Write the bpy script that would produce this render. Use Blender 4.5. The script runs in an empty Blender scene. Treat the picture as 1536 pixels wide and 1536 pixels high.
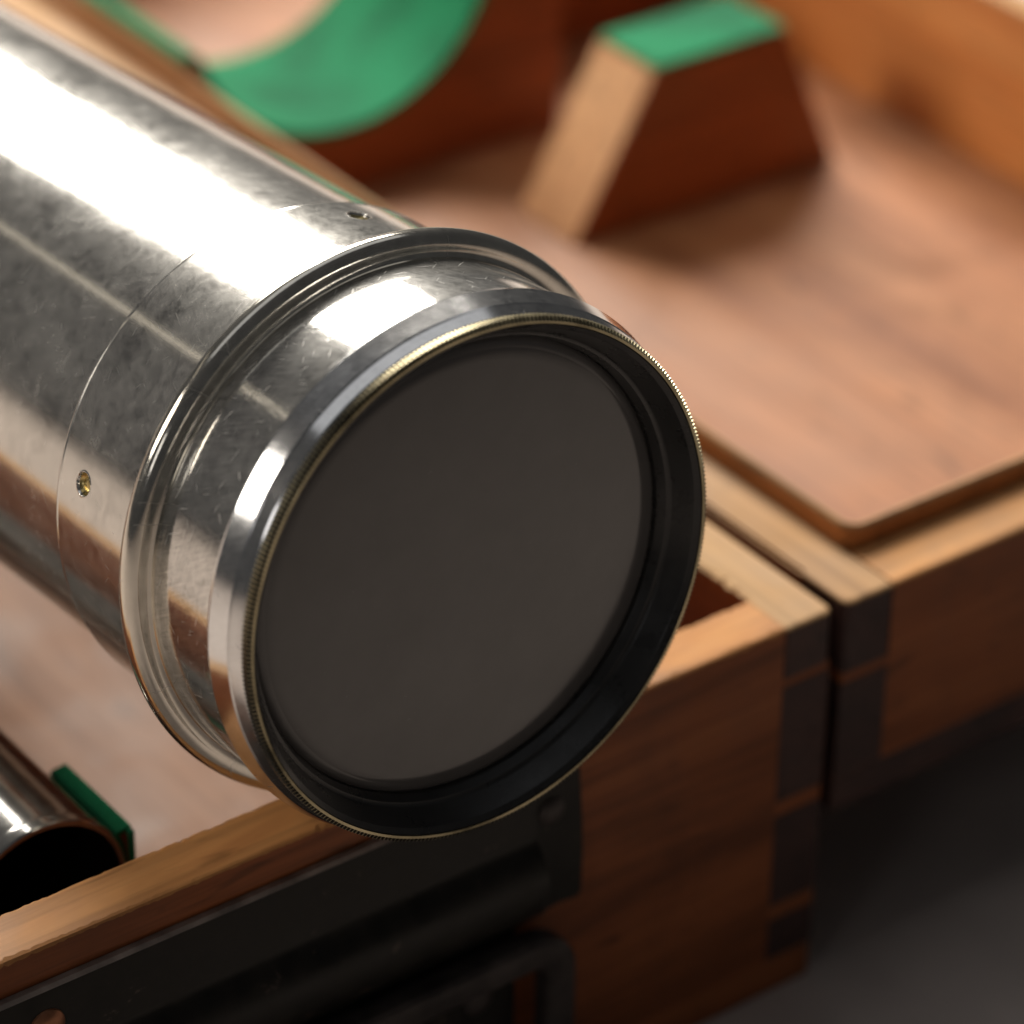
import bpy, bmesh, math, random
from mathutils import Vector, Matrix, noise

random.seed(7)
MM = 0.001
scene = bpy.context.scene
COL = scene.collection

# ------------------------------------------------------------------ camera
cam_d = bpy.data.cameras.new('camera')
cam = bpy.data.objects.new('camera', cam_d)
COL.objects.link(cam)
scene.camera = cam
YAW, PITCH, ROLL = math.radians(36.773), math.radians(32.642), math.radians(-0.792)
CAM = Vector((-274.601, -296.434, 271.806))
fwd = Vector((math.cos(PITCH) * math.sin(YAW), math.cos(PITCH) * math.cos(YAW), -math.sin(PITCH)))
right = fwd.cross(Vector((0, 0, 1))).normalized()
down = fwd.cross(right)
rx = right * math.cos(ROLL) + down * math.sin(ROLL)
dy = -right * math.sin(ROLL) + down * math.cos(ROLL)
m = Matrix.Identity(4)
for i in range(3):
    m[i][0], m[i][1], m[i][2], m[i][3] = rx[i], -dy[i], -fwd[i], CAM[i] * MM
cam.matrix_world = m
cam_d.sensor_width = 36.0
cam_d.lens = 36.0 * 5526.665 / 1536.0
cam_d.clip_start = 0.02
cam_d.clip_end = 20
cam_d.dof.use_dof = True
cam_d.dof.focus_distance = 0.4275
cam_d.dof.aperture_fstop = 12.5
cam_d.dof.aperture_blades = 8

# ------------------------------------------------------------------ world, lamps, exposure
world = bpy.data.worlds.new('World')
scene.world = world
world.use_nodes = True
bg = world.node_tree.nodes['Background']
bg.inputs[0].default_value = (0.97, 0.98, 1.0, 1)
bg.inputs[1].default_value = 0.04

def area(name, target, direction, dist, xdir, sx, sy, power, color, spread=180):
    d = bpy.data.lights.new(name, 'AREA')
    d.shape = 'RECTANGLE'; d.size = sx; d.size_y = sy; d.energy = power; d.color = color; d.spread = math.radians(spread)
    o = bpy.data.objects.new(name, d); COL.objects.link(o)
    z = Vector(direction).normalized()
    x = Vector(xdir); x = (x - z * x.dot(z)).normalized()
    y = z.cross(x)
    p = Vector(target) * MM + z * dist
    mm = Matrix.Identity(4)
    for i in range(3):
        mm[i][0], mm[i][1], mm[i][2], mm[i][3] = x[i], y[i], z[i], p[i]
    o.matrix_world = mm
    return o

area('key_softbox', (-20, 100, 0), (.305, .72, .625), 1.0, (.51, .03, -.24), .47, .62, 22.0, (1.0, .945, .86))
area('side_lamp', (105, 150, -10), (-.84, .12, .53), .8, (0, 1, 0), .26, .26, .065, (1.0, .86, .68), 18)
area('left_lamp', (-70, 20, 20), (-.78, .38, .48), .9, (0, 1, 0), .26, .30, 2.8, (1.0, .93, .84))
area('front_lamp', (-60, -20, 20), (-.84, -.38, .40), 1.1, (0, 1, 0), .22, .22, .30, (1.0, .97, .95))
area('ceiling_lamp', (-20, 60, 0), (.05, .12, 1), 1.5, (1, 0, 0), 2.2, .7, 2.3, (.97, .98, 1.0))
area('strip_lamp', (-60, 60, 20), (-.46, .65, .60), 1.3, (0, 1, .2), .9, .022, .07, (1.0, .88, .7))

scene.view_settings.view_transform = 'Standard'
scene.view_settings.look = 'None'
scene.view_settings.exposure = 0.0
scene.view_settings.gamma = 1.0
scene.view_settings.use_curve_mapping = False

# ------------------------------------------------------------------ material helpers
def new_mat(name):
    mt = bpy.data.materials.new(name); mt.use_nodes = True
    nt = mt.node_tree
    return mt, nt, nt.nodes['Principled BSDF']

def N(nt, t, **kw):
    n = nt.nodes.new(t)
    for k, v in kw.items():
        setattr(n, k, v)
    return n

def ramp(nt, fac, stops):
    r = N(nt, 'ShaderNodeValToRGB')
    e = r.color_ramp.elements
    while len(e) < len(stops): e.new(0.5)
    for el, (p, c) in zip(e, stops):
        el.position = p; el.color = (c[0], c[1], c[2], 1) if not isinstance(c, (int, float)) else (c, c, c, 1)
    nt.links.new(fac, r.inputs[0])
    return r

def coords(nt, scale, rnd=1.0):
    tc = N(nt, 'ShaderNodeTexCoord')
    mp = N(nt, 'ShaderNodeMapping'); mp.inputs['Scale'].default_value = scale
    oi = N(nt, 'ShaderNodeObjectInfo')
    mul = N(nt, 'ShaderNodeMath', operation='MULTIPLY'); mul.inputs[1].default_value = rnd
    nt.links.new(oi.outputs['Random'], mul.inputs[0])
    add = N(nt, 'ShaderNodeVectorMath', operation='ADD')
    nt.links.new(tc.outputs['Object'], add.inputs[0])
    nt.links.new(mul.outputs[0], add.inputs[1])
    nt.links.new(add.outputs[0], mp.inputs['Vector'])
    return mp.outputs[0]

def noise_tex(nt, vec, scale, detail=5, rough=.55, dist=0.0):
    n = N(nt, 'ShaderNodeTexNoise')
    n.inputs['Scale'].default_value = scale; n.inputs['Detail'].default_value = detail
    n.inputs['Roughness'].default_value = rough; n.inputs['Distortion'].default_value = dist
    nt.links.new(vec, n.inputs['Vector'])
    return n.outputs['Fac']

def mix(nt, a, b, fac, mode='MIX'):
    mx = N(nt, 'ShaderNodeMix', data_type='RGBA', blend_type=mode)
    for s, v in ((6, a), (7, b)):
        if hasattr(v, 'is_output'): nt.links.new(v, mx.inputs[s])
        else: mx.inputs[s].default_value = (v[0], v[1], v[2], 1)
    if hasattr(fac, 'is_output'): nt.links.new(fac, mx.inputs[0])
    else: mx.inputs[0].default_value = fac
    return mx.outputs[2]

def bump(nt, bsdf, h, strength, dist):
    b = N(nt, 'ShaderNodeBump'); b.inputs['Strength'].default_value = strength
    b.inputs['Distance'].default_value = dist
    nt.links.new(h, b.inputs['Height']); nt.links.new(b.outputs[0], bsdf.inputs['Normal'])

def wood(name, dark, mid, light, axis, rough=.45, stain=.5, spec=.5, fine=1.0, fleck=.8):
    mt, nt, b = new_mat(name)
    s = [1, 1, 1]; s['xyz'.index(axis)] = .12
    v = coords(nt, s, 3.0)
    big = noise_tex(nt, v, 55, 6, .6, 1.2)
    c = ramp(nt, big, [(.30, dark), (.5, mid), (.70, light)]).outputs[0]
    s2 = [1, 1, 1]; s2['xyz'.index(axis)] = .035
    v2 = coords(nt, s2, 7.0)
    pores = noise_tex(nt, v2, 900 * fine, 3, .6)
    pc = ramp(nt, pores, [(.36, .62), (.55, 1.0)]).outputs[0]
    c = mix(nt, c, pc, .6, 'MULTIPLY')
    v3 = coords(nt, (1, 1, 1), 11.0)
    blot = noise_tex(nt, v3, 38, 4, .6, .6)
    bc = ramp(nt, blot, [(.32, .55), (.52, 1.0), (.75, 1.15)]).outputs[0]
    c = mix(nt, c, bc, stain, 'MULTIPLY')
    s4 = [1, 1, 1]; s4['xyz'.index(axis)] = .22
    fl = noise_tex(nt, coords(nt, s4, 5.0), 330, 3, .5, .4)
    c = mix(nt, c, ramp(nt, fl, [(.62, 1.0), (.72, .45)]).outputs[0], fleck, 'MULTIPLY')
    nt.links.new(c, b.inputs['Base Color'])
    rr = ramp(nt, blot, [(.3, max(rough - .1, .1)), (.7, min(rough + .15, 1))]).outputs[0]
    nt.links.new(rr, b.inputs['Roughness'])
    b.inputs['Specular IOR Level'].default_value = spec
    bump(nt, b, pores, .25, .0002)
    return mt

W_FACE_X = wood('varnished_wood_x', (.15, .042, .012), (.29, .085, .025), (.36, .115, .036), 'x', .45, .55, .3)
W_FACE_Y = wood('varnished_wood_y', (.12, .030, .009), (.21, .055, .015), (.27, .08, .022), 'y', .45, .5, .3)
W_WARM_Y = wood('amber_wood_y', (.38, .125, .03), (.52, .19, .05), (.60, .25, .075), 'y', .5, .35)
W_BLOCK = wood('block_wood', (.19, .05, .014), (.30, .085, .024), (.35, .108, .034), 'x', .5, .4)
W_BLOCK_LIT = wood('block_lit_side_wood', (.50, .26, .12), (.58, .32, .155), (.64, .37, .19), 'z', .55, .2)  # left-facing block sides: light from the left put into a paler colour
W_FLOOR = wood('floor_wood', (.26, .10, .042), (.36, .155, .068), (.42, .195, .095), 'y', .45, .5, .3)
W_BASE_FLOOR = wood('base_floor_wood', (.20, .095, .05), (.30, .155, .088), (.37, .205, .125), 'y', .55, .55, .25)
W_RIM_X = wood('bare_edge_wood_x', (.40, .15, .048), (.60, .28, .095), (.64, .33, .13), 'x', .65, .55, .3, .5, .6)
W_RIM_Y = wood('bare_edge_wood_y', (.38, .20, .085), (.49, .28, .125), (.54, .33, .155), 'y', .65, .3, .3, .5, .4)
W_END = wood('end_grain_wood', (.035, .017, .015), (.06, .027, .022), (.085, .038, .028), 'y', .55, .4, .4)

def streaks(nt, ang, sx, sy, scale, detail=3):
    # fine directional marks laid out round the tube (u = arc in mm, v = length in mm)
    uv = N(nt, 'ShaderNodeUVMap')
    m1 = N(nt, 'ShaderNodeMapping'); m1.inputs['Rotation'].default_value = (0, 0, math.radians(ang))
    nt.links.new(uv.outputs[0], m1.inputs['Vector'])
    m2 = N(nt, 'ShaderNodeMapping'); m2.inputs['Scale'].default_value = (sx, sy, 1)
    nt.links.new(m1.outputs[0], m2.inputs['Vector'])
    return noise_tex(nt, m2.outputs[0], scale, detail, .6, .15)

def chrome(name, base, r0, r1, dust, streak, scratch=.0, scale=1.0, lo=.78, hairs=.25):
    mt, nt, b = new_mat(name)
    v = coords(nt, (1, 1, 1), 2.0)
    cl = noise_tex(nt, v, 95 * scale, 8, .70, .4)
    mott = noise_tex(nt, v, 420 * scale, 6, .72, .8)
    fine = noise_tex(nt, coords(nt, (1, .25, 1), 1.0), 1500, 4, .7, .3)
    sA = streaks(nt, 28, 4.5, .35, .75)
    sB = streaks(nt, -35, 5.0, .5, .6)
    sC = streaks(nt, 84, 6.0, .4, .8)
    str_ = mix(nt, mix(nt, sA, sB, .5, 'LIGHTEN'), sC, .4)
    h1 = streaks(nt, 22, 3.6, .22, 1.0, 1); h2 = streaks(nt, -48, 3.4, .26, 1.0, 1); h3 = streaks(nt, 75, 3.8, .2, 1.0, 1)
    hair = mix(nt, mix(nt, h1, h2, 1.0, 'LIGHTEN'), h3, 1.0, 'LIGHTEN')
    hair = ramp(nt, hair, [(.71, 0.0), (.76, hairs)]).outputs[0]
    b.inputs['Metallic'].default_value = 1.0
    patch = mix(nt, mix(nt, cl, mott, .5), str_, scratch)
    bc = ramp(nt, patch, [(.40, tuple(x * lo for x in base)), (.58, base)]).outputs[0]
    nt.links.new(bc, b.inputs['Base Color'])
    rg = ramp(nt, patch, [(.35, r0), (.65, r1)]).outputs[0]
    nt.links.new(rg, b.inputs['Roughness'])
    bump(nt, b, mix(nt, fine, str_, .35), streak, .00004)
    # thin film of dust and dulled plating
    d = N(nt, 'ShaderNodeBsdfDiffuse'); d.inputs['Color'].default_value = (.50, .48, .45, 1)
    g = N(nt, 'ShaderNodeBsdfGlossy'); g.inputs['Color'].default_value = (base[0], base[1], base[2], 1)
    g.inputs['Roughness'].default_value = .36
    ms0 = N(nt, 'ShaderNodeMixShader'); ms0.inputs[0].default_value = .6
    nt.links.new(d.outputs[0], ms0.inputs[1]); nt.links.new(g.outputs[0], ms0.inputs[2])
    dm = ramp(nt, patch, [(.40, dust * .18), (.62, dust)]).outputs[0]
    dm = mix(nt, dm, hair, 1.0, 'LIGHTEN')
    ms = N(nt, 'ShaderNodeMixShader')
    nt.links.new(dm, ms.inputs[0]); nt.links.new(b.outputs[0], ms.inputs[1]); nt.links.new(ms0.outputs[0], ms.inputs[2])
    out = nt.nodes['Material Output']; nt.links.new(ms.outputs[0], out.inputs[0])
    return mt

M_BARREL = chrome('nickel_barrel', (.78, .76, .715), .09, .14, .32, .12, .25, 1.0, .66, .3)
M_NECK = chrome('nickel_neck_worn', (.80, .785, .75), .06, .11, .25, .40, .6, 1.0, .42, .8)
M_BEAD = chrome('nickel_bead', (.76, .72, .64), .08, .14, .16, .25, .3, 1.0, .78, .4)
M_BEZEL = chrome('nickel_bezel', (.82, .815, .81), .10, .17, .10, .10, .4, 1.0, .78, .3)
M_SMALL = chrome('nickel_small_tube', (.55, .54, .51), .10, .20, .20, .2, .2)

def plain(name, col, rough, metal=0.0, spec=.5, nscale=300, namp=.3, bmp=0.0):
    mt, nt, b = new_mat(name)
    v = coords(nt, (1, 1, 1), 3.0)
    n = noise_tex(nt, v, nscale, 5, .6)
    c = ramp(nt, n, [(.3, tuple(x * (1 - namp) for x in col)), (.7, tuple(min(1, x * (1 + namp)) for x in col))]).outputs[0]
    nt.links.new(c, b.inputs['Base Color'])
    r = ramp(nt, n, [(.3, max(.02, rough - .08)), (.7, min(1, rough + .08))]).outputs[0]
    nt.links.new(r, b.inputs['Roughness'])
    b.inputs['Metallic'].default_value = metal
    b.inputs['Specular IOR Level'].default_value = spec
    if bmp: bump(nt, b, n, bmp, .0002)
    return mt

M_BRASS = plain('worn_brass', (.56, .44, .19), .28, 1.0, nscale=500)
M_KNURL = plain('worn_knurl_brass', (.36, .315, .20), .32, 1.0, nscale=70, namp=.8)
M_GRIME_SHADE = plain('grime_and_shade_in_knurl', (.02, .017, .012), .7, 0, .2)  # grime, with the shade between the teeth put into the same dark colour
M_GROOVE = plain('dark_groove', (.16, .15, .14), .25, 1.0, nscale=300)
M_BLACK = plain('black_lens_paint', (.024, .023, .022), .30, 0, .5, 200, .3)
M_BORE = plain('matt_black_bore', (.004, .004, .004), .9, 0, .1)
M_IRON = plain('black_japanned_iron', (.014, .0125, .010), .38, 0, .22, 220, .4, .15)
M_IRON_BARE = plain('bare_iron_edge', (.30, .25, .22), .42, .4, .5, 260, .35, .1)
nt_ = M_IRON.node_tree; bs_ = nt_.nodes['Principled BSDF']
old_ = bs_.inputs['Base Color'].links[0].from_socket
chip_ = noise_tex(nt_, coords(nt_, (1, 1, 1), 3.0), 260, 6, .7, .5)
nt_.links.new(mix(nt_, old_, (.10, .075, .06), ramp(nt_, chip_, [(.63, 0.0), (.68, .8)]).outputs[0]), bs_.inputs['Base Color'])
M_BAIL = plain('rubbed_iron_bail', (.045, .037, .034), .42, .2, .3, 240, .5, .2)
M_COPPER = plain('copper_screw', (.34, .15, .08), .42, .8, .5, 300, .3)
M_TABLE = plain('grey_table', (.46, .395, .355), .55, 0, .4, 60, .1)

def felt_mat():
    mt, nt, b = new_mat('green_felt')
    v = coords(nt, (1, 1, 1), 3.0)
    n = noise_tex(nt, v, 1800, 4, .7)
    n2 = noise_tex(nt, v, 60, 3, .5)
    c = ramp(nt, n, [(.3, (.004, .115, .045)), (.7, (.010, .19, .082))]).outputs[0]
    c = mix(nt, c, ramp(nt, n2, [(.35, .6), (.5, 1.0), (.68, 1.25)]).outputs[0], .8, 'MULTIPLY')
    nt.links.new(c, b.inputs['Base Color'])
    b.inputs['Roughness'].default_value = .9
    b.inputs['Sheen Weight'].default_value = .2
    b.inputs['Sheen Tint'].default_value = (.35, 1, .6, 1)
    b.inputs['Specular IOR Level'].default_value = .2
    bump(nt, b, n, .5, .0003)
    return mt
M_FELT = felt_mat()

def lens_mat():
    mt, nt, b = new_mat('dusty_lens_grey_reflection')
    v = coords(nt, (1, 1, 1), 1.0)
    n = noise_tex(nt, v, 45, 5, .6)
    sp = noise_tex(nt, v, 1400, 2, .5)
    c = ramp(nt, n, [(.3, (.074, .070, .068)), (.7, (.104, .098, .095))]).outputs[0]  # grey reflection in the glass put into the base colour
    c = mix(nt, c, ramp(nt, sp, [(.74, (0, 0, 0)), (.78, (.05, .05, .05))]).outputs[0], .5, 'ADD')
    nt.links.new(c, b.inputs['Base Color'])
    b.inputs['Roughness'].default_value = .16
    b.inputs['IOR'].default_value = 1.5
    b.inputs['Coat Weight'].default_value = .4
    b.inputs['Coat Roughness'].default_value = .03
    return mt
M_LENS = lens_mat()

# ------------------------------------------------------------------ object helpers
def obj(name, bm, mats, parent=None, smooth=False):
    me = bpy.data.meshes.new(name)
    bm.normal_update()
    bm.to_mesh(me); bm.free()
    for mt in (mats if isinstance(mats, (list, tuple)) else [mats]): me.materials.append(mt)
    if smooth:
        for f in me.polygons: f.use_smooth = True
        if smooth != 'all':
            me.set_sharp_from_angle(angle=math.radians(smooth if smooth is not True else 30))
    o = bpy.data.objects.new(name, me); COL.objects.link(o)
    if parent is not None:
        o.parent = parent
    return o

def root(name, loc, label, cat, rot=None):
    o = bpy.data.objects.new(name, None); COL.objects.link(o)
    o.location = Vector(loc) * MM
    if rot is not None: o.rotation_euler = rot
    o.empty_display_size = .01
    o['label'] = label; o['category'] = cat
    return o

def place(o, base):      # child built in world millimetres under an unrotated Empty
    o.location = -Vector(base) * MM
    return o

def box_bm(x0, x1, y0, y1, z0, z1, bev=.5, seg=2, top_index=None, cuts=0, wob=0.0):
    bm = bmesh.new()
    bmesh.ops.create_cube(bm, size=1)
    for v in bm.verts:
        v.co = Vector((x0 if v.co.x < 0 else x1, y0 if v.co.y < 0 else y1, z0 if v.co.z < 0 else z1)) * MM
    if bev:
        bmesh.ops.bevel(bm, geom=bm.edges[:], offset=bev * MM, segments=seg, affect='EDGES', profile=.5)
    if top_index is not None:
        bm.normal_update()
        for f in bm.faces:
            if f.normal.z > .75: f.material_index = top_index
    return bm

def prism_bm(pts, y0, y1, bev=.3):     # polygon in x,z extruded along y
    bm = bmesh.new()
    a = [bm.verts.new(Vector((x, y0, z)) * MM) for x, z in pts]
    b = [bm.verts.new(Vector((x, y1, z)) * MM) for x, z in pts]
    n = len(pts)
    bm.faces.new(a); bm.faces.new(b[::-1])
    for i in range(n):
        j = (i + 1) % n
        bm.faces.new((a[j], a[i], b[i], b[j]))
    bmesh.ops.recalc_face_normals(bm, faces=bm.faces)
    return bm

def supported(prof, close):
    out = []
    n = len(prof)
    for k in range(n if close else n - 1):
        (s0, r0), (s1, r1) = prof[k], prof[(k + 1) % n]
        out.append((s0, r0))
        L = math.hypot(s1 - s0, r1 - r0)
        if L > .8:
            for q in ([.08, L - .08] if L < 12 else [.08] + [L * i / 8 for i in range(1, 8)] + [L - .08]):
                out.append((s0 + (s1 - s0) * q / L, r0 + (r1 - r0) * q / L))
    if not close: out.append(prof[-1])
    return out

def lathe_bm(prof, segs=256, close=False, rfun=None, sup=True):   # profile of (s, r); s runs backwards along local +Y
    if sup: prof = supported(prof, close)
    bm = bmesh.new(); rows = []
    uvl = bm.loops.layers.uv.new('UVMap')
    for k, (s, r) in enumerate(prof):
        row = []
        for i in range(segs):
            t = 2 * math.pi * i / segs
            rr = r if rfun is None else rfun(k, i, s, r)
            row.append(bm.verts.new(Vector((rr * math.cos(t), s, rr * math.sin(t))) * MM))
        rows.append(row)
    for k in range(len(rows) - 1 + (1 if close else 0)):
        A, B = rows[k], rows[(k + 1) % len(rows)]
        s0, s1 = prof[k][0], prof[(k + 1) % len(prof)][0]
        for i in range(segs):
            j = (i + 1) % segs
            f = bm.faces.new((A[i], A[j], B[j], B[i]))
            for lp, (u, v) in zip(f.loops, ((i, s0), (i + 1, s0), (i + 1, s1), (i, s1))):
                lp[uvl].uv = (u / segs * 200.0, v)
    bmesh.ops.recalc_face_normals(bm, faces=bm.faces)
    return bm

def arc(cx, cy, r, a0, a1, n):
    return [(cx + r * math.cos(a0 + (a1 - a0) * i / n), cy + r * math.sin(a0 + (a1 - a0) * i / n)) for i in range(n + 1)]

# ------------------------------------------------------------------ table
bm = bmesh.new()
for x, y in ((-1500, -1200), (1500, -1200), (1500, 1500), (-1500, 1500)): bm.verts.new(Vector((x, y, -62)) * MM)
bm.faces.new(bm.verts)
t = obj('table_top', bm, M_TABLE); t['kind'] = 'structure'

# ------------------------------------------------------------------ the case (base half)
BW, BL, H, TX, TY = 150., 300., 62., 8.1, 8.0
CB = (-75, 150, -62)
case = root('wooden_case', CB, 'open finger-jointed wooden instrument case with green felt blocks, lid folded back flat', 'case')
def part(name, bm, mats, parent=None, smooth=False, label=None):
    o = obj(name, bm, mats, parent or case, smooth)
    if parent is None: place(o, CB)
    if label: o['label'] = label
    return o

def wall_x(x0, x1, y0, y1, z0, amp, seed):
    # board along x whose bare top edges are worn and slightly chipped
    bm = bmesh.new(); rows = []; n = 220
    for i in range(n + 1):
        x = x0 + (x1 - x0) * i / n
        def nz(f, k): return noise.noise(Vector((x * f, k, seed)))
        a = amp * max(0, .5 * nz(.35, 1.3) + .7 * nz(1.3, 2.1) + .5 * nz(3.1, 5.2))
        c = amp * max(0, .5 * nz(.4, 7.3) + .7 * nz(1.5, 8.1) + .5 * nz(2.9, 9.2))
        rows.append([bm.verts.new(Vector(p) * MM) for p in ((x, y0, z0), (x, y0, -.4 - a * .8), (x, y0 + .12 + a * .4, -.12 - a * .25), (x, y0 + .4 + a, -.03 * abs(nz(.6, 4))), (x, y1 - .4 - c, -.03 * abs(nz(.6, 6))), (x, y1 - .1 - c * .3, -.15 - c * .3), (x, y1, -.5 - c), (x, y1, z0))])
    for i in range(n):
        for k in range(7):
            f = bm.faces.new((rows[i][k], rows[i][k + 1], rows[i + 1][k + 1], rows[i + 1][k]))
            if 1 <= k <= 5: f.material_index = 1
        bm.faces.new((rows[i][7], rows[i][0], rows[i + 1][0], rows[i + 1][7]))
    bm.faces.new(rows[0]); bm.faces.new(rows[-1][::-1])
    bmesh.ops.recalc_face_normals(bm, faces=bm.faces)
    return bm
def top_finger(bm, x0, x1, y1, zb):
    # the wall's own top finger, running through to the end face, corners rounded
    r = 1.1
    lo = [(x0, y1), (x0, .25), (x0 + .3, -.12), (x1 - r, -.12), (x1 - .32 * r, -.12 + .32 * r), (x1, -.12 + r), (x1, y1)]
    def ring(z, d):
        cx, cy = (x0 + x1) / 2, y1
        return [bm.verts.new(Vector((x + (d if x < cx else -d) if 0 < k < 6 else (x + (d if x < cx else -d)), y + (d if y < y1 - .01 else 0), z)) * MM) for k, (x, y) in enumerate(lo)]
    rs = [ring(zb, 0), ring(-.5, 0), ring(-.15, .15), ring(0, .5)]
    for k in range(3):
        for i in range(6):
            f = bm.faces.new((rs[k][i], rs[k][i + 1], rs[k + 1][i + 1], rs[k + 1][i]))
            f.material_index = 2 if k == 0 else 1
    f = bm.faces.new(rs[3]); f.material_index = 1
    f = bm.faces.new(rs[0]); f.material_index = 2
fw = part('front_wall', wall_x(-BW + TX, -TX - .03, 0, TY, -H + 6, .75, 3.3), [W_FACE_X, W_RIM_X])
# hinge wall with a torn, splintered inner top edge near the corner
bm = bmesh.new()
ny = 120
rows = []
for i in range(ny + 1):
    y = TY + (BL - 2 * TY) * (i / ny) ** 2.2
    w = max(0.22, 1 - abs(y - 13) / 9.0) * 1.35
    jag = w * (1.1 * noise.noise(Vector((y * .9, 3.1, 0))) + .7 * noise.noise(Vector((y * 2.7, 1.7, 0)))) + w * .35
    zj = -.25 - w * .6 * abs(noise.noise(Vector((y * 1.9, 8, 0))))
    rows.append([bm.verts.new(Vector(c) * MM) for c in ((-.0, y, -H + 6), (0, y, -.5), (-.15, y, -.15), (-.5, y, 0), (-TX + .5 + jag * .9, y, 0), (-TX + jag * .5, y, zj), (-TX, y, -2.4), (-TX, y, -H + 6))])
for i in range(ny):
    for k in range(7):
        f = bm.faces.new((rows[i][k], rows[i][k + 1], rows[i + 1][k + 1], rows[i + 1][k]))
        f.material_index = 1 if k in (2, 3, 4) else 0
    bm.faces.new((rows[i][7], rows[i][0], rows[i + 1][0], rows[i + 1][7]))
bm.faces.new(rows[0]); bm.faces.new(rows[-1][::-1])
top_finger(bm, -TX, 0, TY, -8.2)
bmesh.ops.recalc_face_normals(bm, faces=bm.faces)
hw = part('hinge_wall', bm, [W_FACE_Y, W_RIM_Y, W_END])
# finger joints at the corner: end grain of the hinge wall between pins of the front wall
zf = [(0, -8.2), (-9.6, -28.6), (-31.0, -46.6), (-49.0, -56.0)]
for (za, zb) in zf[1:]:
    part('finger_joint', box_bm(-TX, 0, -.06, TY - .02, zb, za, .16, 2), W_END, hw)
for (za, zb) in ((-8.2, -9.6), (-28.6, -31.0), (-46.6, -49.0)):
    part('pin', box_bm(-TX, -.1, .06, TY - .03, zb + .01, za - .01, .0, 1), W_FACE_X, fw)
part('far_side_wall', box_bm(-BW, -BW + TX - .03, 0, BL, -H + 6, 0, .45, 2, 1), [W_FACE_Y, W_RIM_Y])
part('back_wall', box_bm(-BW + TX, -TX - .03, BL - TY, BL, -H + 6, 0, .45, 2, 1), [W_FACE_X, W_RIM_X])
part('bottom_panel', box_bm(-BW, 0, 0, BL, -H, -H + 5.97, .5, 2, 1), [W_FACE_X, W_BASE_FLOOR])

# ------------------------------------------------------------------ the lid, folded back flat
G, LX, LY, LH, LD = 2.26, 10.6, 9.1, 3.3, 34.9
LR = 153.5
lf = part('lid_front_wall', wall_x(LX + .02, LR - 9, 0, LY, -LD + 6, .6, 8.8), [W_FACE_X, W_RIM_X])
bm = box_bm(G, LX - .02, LY, BL, -LD + 6, 0, 0, 2, 1)
bmesh.ops.bevel(bm, geom=[e for e in bm.edges if abs(e.verts[0].co.y - e.verts[1].co.y) > .1], offset=.5 * MM, segments=2, affect='EDGES')
bm.normal_update()
for f in bm.faces: f.material_index = 1 if f.normal.z > .3 else 0
FLIP = bmesh.new(); top_finger(FLIP, -LX + .02, -G, LY, -11.6)
for v in FLIP.verts: v.co.x = -v.co.x
tmp = bpy.data.meshes.new('tmp'); FLIP.to_mesh(tmp); FLIP.free(); bm.from_mesh(tmp); bpy.data.meshes.remove(tmp)
bmesh.ops.recalc_face_normals(bm, faces=bm.faces)
lhw = part('lid_hinge_wall', bm, [W_FACE_Y, W_RIM_Y, W_END])
part('finger_joint', box_bm(G, LX, -.06, LY - .02, -28.9, -13.3, .16, 2), W_END, lhw)
part('pin', box_bm(G + .1, LX, 0, LY - .03, -13.26, -11.64, .1, 1), W_FACE_X, lf)
part('lid_far_wall', box_bm(LR - 8.97, LR, 0, BL, -LD + 6, 0, .6, 2, 1), [W_WARM_Y, W_RIM_Y])
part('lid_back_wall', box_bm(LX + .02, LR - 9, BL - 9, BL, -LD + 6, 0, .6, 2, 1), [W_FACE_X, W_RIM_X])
part('lid_panel', box_bm(G, LR, 0, BL, -LD, -LD + 5.97, .6, 2, 1), [W_END, W_FLOOR])
# raised lip lining the lid, standing a little proud of its rim
LT = 1.4
def rr_loop(x0, x1, y0, y1, r, n=6):
    out = []
    for (cx, cy, a0) in ((x1 - r, y1 - r, 0), (x0 + r, y1 - r, 90), (x0 + r, y0 + r, 180), (x1 - r, y0 + r, 270)):
        for i in range(n + 1):
            a = math.radians(a0 + 90 * i / n); out.append((cx + r * math.cos(a), cy + r * math.sin(a)))
    return out
bm = bmesh.new(); rows = []
lp = [(0, -LD + 5.97), (0, LH - 1.0), (.12, LH - .5), (.4, LH - .15), (.6, LH), (LT - .5, LH), (LT - .15, LH - .2), (LT, LH - .6), (LT, -LD + 5.97)]
for (ins, z) in lp:
    rows.append([bm.verts.new(Vector((x, y, z)) * MM) for x, y in rr_loop(LX + .03 + ins, LR - 9 - .03 - ins, LY + .03 + ins, BL - 9.03 - ins, max(3.2 - ins, .6))])
for k in range(len(lp) - 1):
    A, B = rows[k], rows[k + 1]
    for i in range(len(A)):
        j = (i + 1) % len(A); f = bm.faces.new((A[i], A[j], B[j], B[i]))
        if 2 <= k <= 6: f.material_index = 1
bmesh.ops.recalc_face_normals(bm, faces=bm.faces)
part('lip', bm, [W_WARM_Y, W_RIM_Y], smooth=True)
ZF = -LD + 5.97
# two hinges between the halves
for y0 in (80, 230):
    bm = lathe_bm([(0, .01), (0, 1.05), (26, 1.05), (26, .01)], 20)
    for v in bm.verts: v.co += Vector((G / 2, y0, -1.4)) * MM
    part('hinge', bm, M_BRASS, smooth=True)

# ------------------------------------------------------------------ felt-topped blocks
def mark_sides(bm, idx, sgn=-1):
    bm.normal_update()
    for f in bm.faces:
        if f.normal.x * sgn > .4: f.material_index = idx
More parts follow.
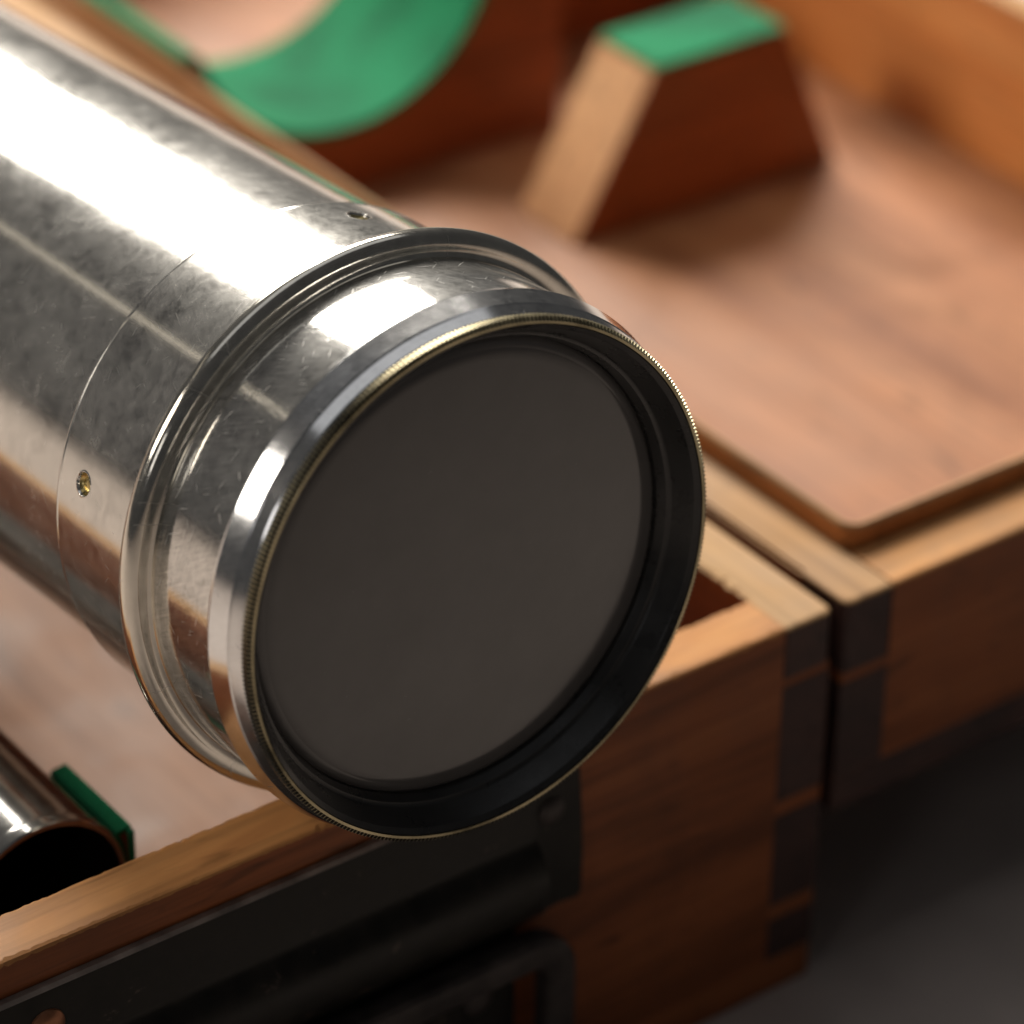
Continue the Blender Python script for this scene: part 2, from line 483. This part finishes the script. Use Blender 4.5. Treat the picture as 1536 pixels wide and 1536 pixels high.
# trapezoid block
TB = [(64.6, ZF), (123.0, ZF), (110.0, -.6), (81.3, -.6)]
bm = prism_bm(TB, 141, 157); mark_sides(bm, 1)
bmesh.ops.bevel(bm, geom=bm.edges[:], offset=.35 * MM, segments=2, affect='EDGES')
tb = part('support_block', bm, [W_BLOCK, W_BLOCK_LIT], label='tapered wooden support block with flat green felt top')
part('felt_pad', box_bm(81.5, 109.9, 141.1, 156.9, -.6, .25, .3, 2), M_FELT, tb)

def cradle(name, x0, x1, y0, y1, z0, z1, cx, cz, r, felt, label, flap=False):
    # block with a round notch; felt lines the notch and both horn tops
    s = math.acos(max(-1, min(1, (z1 - cz) / r)))
    a0, a1 = math.pi / 2 + s, math.pi / 2 - s + 2 * math.pi
    ar = arc(cx, cz, r, a0, a1, 64)           # left horn down round to right horn
    ar = [p for p in ar]
    pts = [(x0, z0), (x0, z1)] + ar + [(x1, z1), (x1, z0)]
    bm = bmesh.new()
    n = len(ar)
    # front and back faces as quad strips down to z0, so the concave outline fills cleanly
    cols = [(x0, z1)] + ar + [(x1, z1)]
    fr, bk, fb, bb = [], [], [], []
    for (x, z) in cols:
        fr.append(bm.verts.new(Vector((x, y0, z)) * MM)); bk.append(bm.verts.new(Vector((x, y1, z)) * MM))
        fb.append(bm.verts.new(Vector((x, y0, z0)) * MM)); bb.append(bm.verts.new(Vector((x, y1, z0)) * MM))
    for i in range(len(cols) - 1):
        bm.faces.new((fr[i], fr[i + 1], fb[i + 1], fb[i]))
        bm.faces.new((bk[i + 1], bk[i], bb[i], bb[i + 1]))
        bm.faces.new((fr[i], bk[i], bk[i + 1], fr[i + 1]))
        bm.faces.new((fb[i], fb[i + 1], bb[i + 1], bb[i]))
    bm.faces.new((fr[0], fb[0], bb[0], bk[0])); bm.faces.new((fr[-1], bk[-1], bb[-1], fb[-1]))
    bmesh.ops.recalc_face_normals(bm, faces=bm.faces)
    mark_sides(bm, 1)
    o = part(name, bm, [W_BLOCK, W_BLOCK_LIT], label=label)
    # felt liner: offset strip of the same outline
    th = felt
    bm = bmesh.new(); rows = []
    outl = [(x0 + .1, z1)] + ar + [(x1 - .1, z1)]
    for k, (x, z) in enumerate(outl):
        if 0 < k < len(outl) - 1:
            d = Vector((cx - x, cz - z)).normalized()
            if k in (1, len(outl) - 2): d = Vector((d.x, abs(d.y) + .6)).normalized()
        else: d = Vector((0, 1))
        rows.append([bm.verts.new(Vector(c) * MM) for c in ((x, y0 - .15, z), (x + d.x * th, y0 - .15, z + d.y * th), (x + d.x * th, y1 + .1, z + d.y * th), (x, y1 + .1, z))])
    for i in range(len(rows) - 1):
        for k in range(4):
            bm.faces.new((rows[i][k], rows[i + 1][k], rows[i + 1][(k + 1) % 4], rows[i][(k + 1) % 4]))
    bm.faces.new(rows[0]); bm.faces.new(rows[-1][::-1])
    bmesh.ops.recalc_face_normals(bm, faces=bm.faces)
    part('felt_lining', bm, M_FELT, o, smooth=True)
    if flap:
        part('felt_flap', box_bm(cx + r + .1, x1, y0 - 1.1, y0 - .2, z1 - 14, z1 + th - .1, .44, 4), M_FELT, o)
    return o
cradle('cradle_block', 12.1, 91.0, 180, 214, ZF, 4.4, 45.0, 14.8, 32.4, 1.3, 'wooden cradle block with deep round notch lined in green felt, inside the lid')
# plain block behind
bm = box_bm(96, LR - 9 - LT - .1, 206, 224, ZF, -1, .4)
sb = part('stop_block', bm, W_BLOCK)
part('felt_pad', box_bm(96.3, LR - 9 - LT - .4, 206.2, 223.8, -1, -.2, .3), M_FELT, sb)

# ------------------------------------------------------------------ telescope, resting with its neck on the end wall
R0 = 32.65; K = R0 / 33.0
SC = (-65.24, -11.71, 35.36)
EL = math.radians(4.7)
scope = root('telescope', SC, 'large nickel-plated telescope tube with knurled front ring, lying across the case wall', 'telescope', (-EL, 0, math.radians(.19)))
# local: +Y runs back along the tube, the front ring lies at y = 0
KT = 360
def kn(k, i, s, r):
    return r + (.18 if i % 4 in (0, 1) else -.30) if 2 <= k <= 3 else r
kp = [(.0, 31.98), (.0, 32.3), (.25, 32.62), (1.35, 32.62), (1.6, 32.2), (1.6, 31.98)]
bm = lathe_bm(kp, KT * 4, True, kn, False)
bm.faces.ensure_lookup_table()
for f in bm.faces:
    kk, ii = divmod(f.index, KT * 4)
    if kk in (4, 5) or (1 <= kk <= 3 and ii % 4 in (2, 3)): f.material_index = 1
obj('knurled_ring', bm, [M_KNURL, M_GRIME_SHADE], scope)
bm = lathe_bm([(1.5, 31.6), (1.65, 32.35), (1.9, 32.55), (3.2, 33.15), (3.45, 33.32), (6.15, 34.05), (6.45, 34.0), (6.6, 33.7), (6.6, 31.6)], 320, True)
for f in bm.faces:
    s = f.calc_center_median().y / MM
    if s < 1.7: f.material_index = 1
obj('bezel_ring', bm, [M_BEZEL, M_GROOVE], scope, 9)
bm = lathe_bm([(6.5, 31.0), (6.5, 33.05), (6.8, 33.2), (19.0, 33.2), (19.0, 31.0)], 320, True)
obj('neck', bm, M_NECK, scope, True)
prof = [(18.9, 31.0), (18.9, 33.25), (19.45, 33.35), (19.6, 33.7)] + [(21.25 - 1.6 * math.cos(a), 34.55 + 1.75 * math.sin(a)) for a in [math.radians(-15 + 205 * i / 22) for i in range(23)]] + [(23.2, 33.95), (24.4, 33.8), (24.6, 33.6), (24.6, 31.0)]
obj('bead_flange', lathe_bm(prof, 320, True), M_BEAD, scope, True)

# sleeve with four countersunk screw holes
SS = 36.3; ANG = [math.radians(a) for a in (16.5, 106.0, 196.0, 286.0)]
RS = 32.85
angs = set()
for i in range(300): angs.add(round(2 * math.pi * i / 300, 5))
for a in ANG:
    for k in range(-26, 27): angs.add(round((a + k * .0032) % (2 * math.pi), 5))
angs = sorted(angs)
an2 = [angs[0]]
for a in angs[1:]:
    if a - an2[-1] > .0009: an2.append(a)
angs = an2
ss = [24.15, 24.3, 27, 30, 33, 34.0] + [34.3 + .1 * k for k in range(41)] + [39, 41.2, 41.32, 41.45, 41.6, 41.72, 41.8, 41.9]
bm = bmesh.new(); rows = []; uvs = bm.loops.layers.uv.new('UVMap')
HR = 1.35
for s in ss:
    row = []
    for a in angs:
        r = RS
        if s >= 41.9: r = 31.95
        elif s >= 41.8: r = RS - .06
        elif 41.4 < s < 41.7: r = RS + .05
        for c in ANG:
            da = (a - c + math.pi) % (2 * math.pi) - math.pi
            d = math.hypot(da * RS, s - SS)
            if d < HR + .25: r = RS - .75 * min(1, max(0, (HR + .1 - d) / .28)) + (.03 if HR + .02 < d < HR + .25 else 0)
        # local polar angle: 0 = viewer's left side (-X), 90 = up
        row.append(bm.verts.new(Vector((-r * math.cos(a), s, r * math.sin(a))) * MM))
    rows.append(row)
for k in range(len(rows) - 1):
    n = len(angs)
    for i in range(n):
        j = (i + 1) % n
        f = bm.faces.new((rows[k][i], rows[k + 1][i], rows[k + 1][j], rows[k][j]))
        ua, ub = angs[i] * 32, (angs[j] if j else 2 * math.pi) * 32
        for lp_, (u_, v_) in zip(f.loops, ((ua, ss[k]), (ua, ss[k + 1]), (ub, ss[k + 1]), (ub, ss[k]))): lp_[uvs].uv = (u_, v_)
bmesh.ops.recalc_face_normals(bm, faces=bm.faces)
obj('sleeve', bm, M_BARREL, scope, True)
for a in ANG:      # brass screws sunk in the holes
    bm = bmesh.new(); rr = [(0.0, .18), (.55, .12), (.95, .02), (1.2, .2), (1.3, .4)]
    c0 = bm.verts.new((0, 0, rr[0][1] * MM)); prev = None
    for (r, h) in rr[1:]:
        row = [bm.verts.new(Vector((r * math.cos(2 * math.pi * i / 28), r * math.sin(2 * math.pi * i / 28), h)) * MM) for i in range(28)]
        for i in range(28):
            j = (i + 1) % 28
            if prev is None: bm.faces.new((c0, row[i], row[j]))
            else: bm.faces.new((prev[i], row[i], row[j], prev[j]))
        prev = row
    o = obj('screw', bm, M_BRASS, scope, True)
    nrm = Vector((-math.cos(a), 0, math.sin(a))); yy = Vector((0, 1, 0)); xx = yy.cross(nrm)
    mm = Matrix.Identity(4)
    for i in range(3):
        mm[i][0], mm[i][1], mm[i][2] = xx[i], yy[i], nrm[i]
    mm.translation = (nrm * (RS - .72) + Vector((0, SS, 0))) * MM
    o.matrix_local = mm
bm = lathe_bm([(24.5, 30.0), (24.5, 32.0), (272, 32.0), (273, 31.5), (273, 30.0)], 320, True)
obj('barrel', bm, M_BARREL, scope, True)
# blackened cell inside the front ring and the objective lens
bm = lathe_bm([(.25, 31.96), (.12, 31.85), (.6, 31.2), (3.4, 29.9), (3.6, 29.7), (3.7, 29.35), (4.9, 28.8), (6.2, 28.65), (6.2, 31.5), (1.7, 31.6)], 256, True)
obj('lens_cell', bm, M_BLACK, scope, True)
prof = [(5.4, 28.7), (5.1, 28.35), (4.9, 27.9), (4.82, 27.5), (4.79, 27.3)] + [(3.7 + (r / 27.2) ** 2 * 1.05, r) for r in [27.2 * i / 22 for i in range(22, 0, -1)]]
bm = lathe_bm(prof, 160, sup=False)
last = [v for v in bm.verts if abs(math.hypot(v.co.x, v.co.z) - prof[-1][1] * MM) < 1e-7]
last.sort(key=lambda v: math.atan2(v.co.z, v.co.x)); bm.faces.new(last)
bmesh.ops.recalc_face_normals(bm, faces=bm.faces)
if sum(f.normal.y for f in bm.faces) > 0: bmesh.ops.reverse_faces(bm, faces=bm.faces)
obj('objective_lens', bm, M_LENS, scope, 'all')

# cradle inside the base that carries the rear of the telescope (mostly under the tube)
yb = 205
zc = SC[2] - (yb - SC[1]) * math.tan(EL)
cradle('cradle_block', -104, -27, yb, yb + 28, -H + 5.97, zc - 8, SC[0] - .2, zc - .4, 32.9, .8, 'wooden cradle block lined in green felt under the telescope')

# ------------------------------------------------------------------ small tube in its own cradle
ST = (-107.3, 22.2, -13.9)
small = root('eyepiece_tube', ST, 'small dull nickel tube with black open end in a green felt cradle', 'tube')
obj('barrel', lathe_bm([(.0, 10.9), (.0, 11.5), (.25, 11.7), (1.6, 11.75), (2.2, 11.6), (128, 11.6), (128, 10.9)], 160, True), M_SMALL, small, True)
obj('bore_lining', lathe_bm([(.15, 10.88), (1.2, 10.4), (127, 10.4), (127, .05)], 128), M_BORE, small, True)
cradle('cradle_block', -121.0, -93.9, 23.6, 39.2, -H + 5.97, -9.4, ST[0], ST[2], 12.45, .8, 'small wooden cradle block with green felt holding the narrow tube', True)
cradle('cradle_block', -122.2, -92.0, 118, 134, -H + 5.97, -8.6, ST[0], ST[2], 12.45, .8, 'rear wooden cradle block with green felt under the narrow tube')

# ------------------------------------------------------------------ iron chest handle on the end wall
bm = bmesh.new()
def plate_prof():
    p = [(-.05, -5.1), (-.9, -5.1), (-1.3, -5.55), (-1.3, -14.6), (-1.6, -15.6)]
    p += [(-1.0 - 3.3 * math.sin(a), -21.6 + 5.7 * math.cos(a)) for a in [math.radians(d) for d in range(20, 175, 12)]]
    p += [(-.05, -27.6)]
    return p
pp = plate_prof()
hx = [-126.8, -126.2, -51.5, -50.0, -49.4]
rows = []
for x in hx:
    rows.append([bm.verts.new(Vector((x, y, z)) * MM) for y, z in pp])
for i in range(len(rows) - 1):
    for k in range(len(pp) - 1):
        f = bm.faces.new((rows[i][k], rows[i + 1][k], rows[i + 1][k + 1], rows[i][k + 1]))
        f.material_index = 1 if k in (0, 1) else 0
bm.faces.new(rows[0]); bm.faces.new(rows[-1][::-1])
bmesh.ops.recalc_face_normals(bm, faces=bm.faces)
hp = part('handle_plate', bm, [M_IRON, M_IRON_BARE], smooth=True)
ear = [(-49.42, -5.15)] + [(-44.6 + 1.9 * math.cos(a), -7.2 + 2.0 * math.sin(a)) for a in [math.radians(d) for d in (90, 65, 40, 15, 0)]] + [(-42.2, -14), (-41.9, -20), (-42.0, -26.8), (-42.6, -27.6), (-45.6, -27.2), (-49.42, -27.6)]
bm = prism_bm(ear, -1.28, -.05)
part('ear', bm, M_IRON, hp)
bm = box_bm(-116, -52.6, -1.6, -.05, -56, -27.7, .4)
part('lower_plate', bm, M_IRON, hp)
def screw_head(x, z, y, r, mt):
    b2 = bmesh.new(); prev = None
    for (q, h) in ((r, 0), (r * .96, .35), (r * .75, .75), (r * .4, 1.0)):
        row = [b2.verts.new(Vector((x + q * math.cos(2 * math.pi * i / 24), y - h, z + q * math.sin(2 * math.pi * i / 24))) * MM) for i in range(24)]
        if prev:
            for i in range(24):
                j = (i + 1) % 24; b2.faces.new((prev[i], prev[j], row[j], row[i]))
        prev = row
    b2.faces.new(prev)
    bmesh.ops.recalc_face_normals(b2, faces=b2.faces)
    part('screw', b2, mt, hp, True)
screw_head(-47.2, -11.6, -1.25, 2.0, M_BAIL)
screw_head(-120.6, -10.6, -1.25, 2.4, M_COPPER)
screw_head(-58.8, -36.9, -1.55, 2.3, M_BAIL)
# bail: a rounded rectangular loop of flat bar hanging from the knuckle
def rrect(x0, x1, z0, z1, r, n=8):
    out = []
    for (cx, cz, a0) in ((x1 - r, z1 - r, 0), (x0 + r, z1 - r, 90), (x0 + r, z0 + r, 180), (x1 - r, z0 + r, 270)):
        for i in range(n + 1):
            a = math.radians(a0 + 90 * i / n); out.append((cx + r * math.cos(a), cz + r * math.sin(a)))
    return out
bw = 5.0
secs = []
for k in range(12):
    a = 2 * math.pi * k / 12
    u = math.copysign(abs(math.cos(a)) ** .6, math.cos(a)); w = math.copysign(abs(math.sin(a)) ** .6, math.sin(a))
    secs.append((bw / 2 + u * bw / 2, -4.4 + w * 2.0))
bm = bmesh.new(); rows = []
for (ins, y) in secs:
    rows.append([bm.verts.new(Vector((x, y, z)) * MM) for x, z in rrect(-124 + ins, -45.8 - ins, -58.5 + ins, -27.4 - ins, max(7.0 - ins, 1.4))])
for k in range(12):
    A, B = rows[k], rows[(k + 1) % 12]
    for i in range(len(A)):
        j = (i + 1) % len(A); bm.faces.new((A[i], A[j], B[j], B[i]))
bmesh.ops.recalc_face_normals(bm, faces=bm.faces)
part('bail_handle', bm, M_BAIL, smooth=True, label='black iron drop handle loop on the end wall')
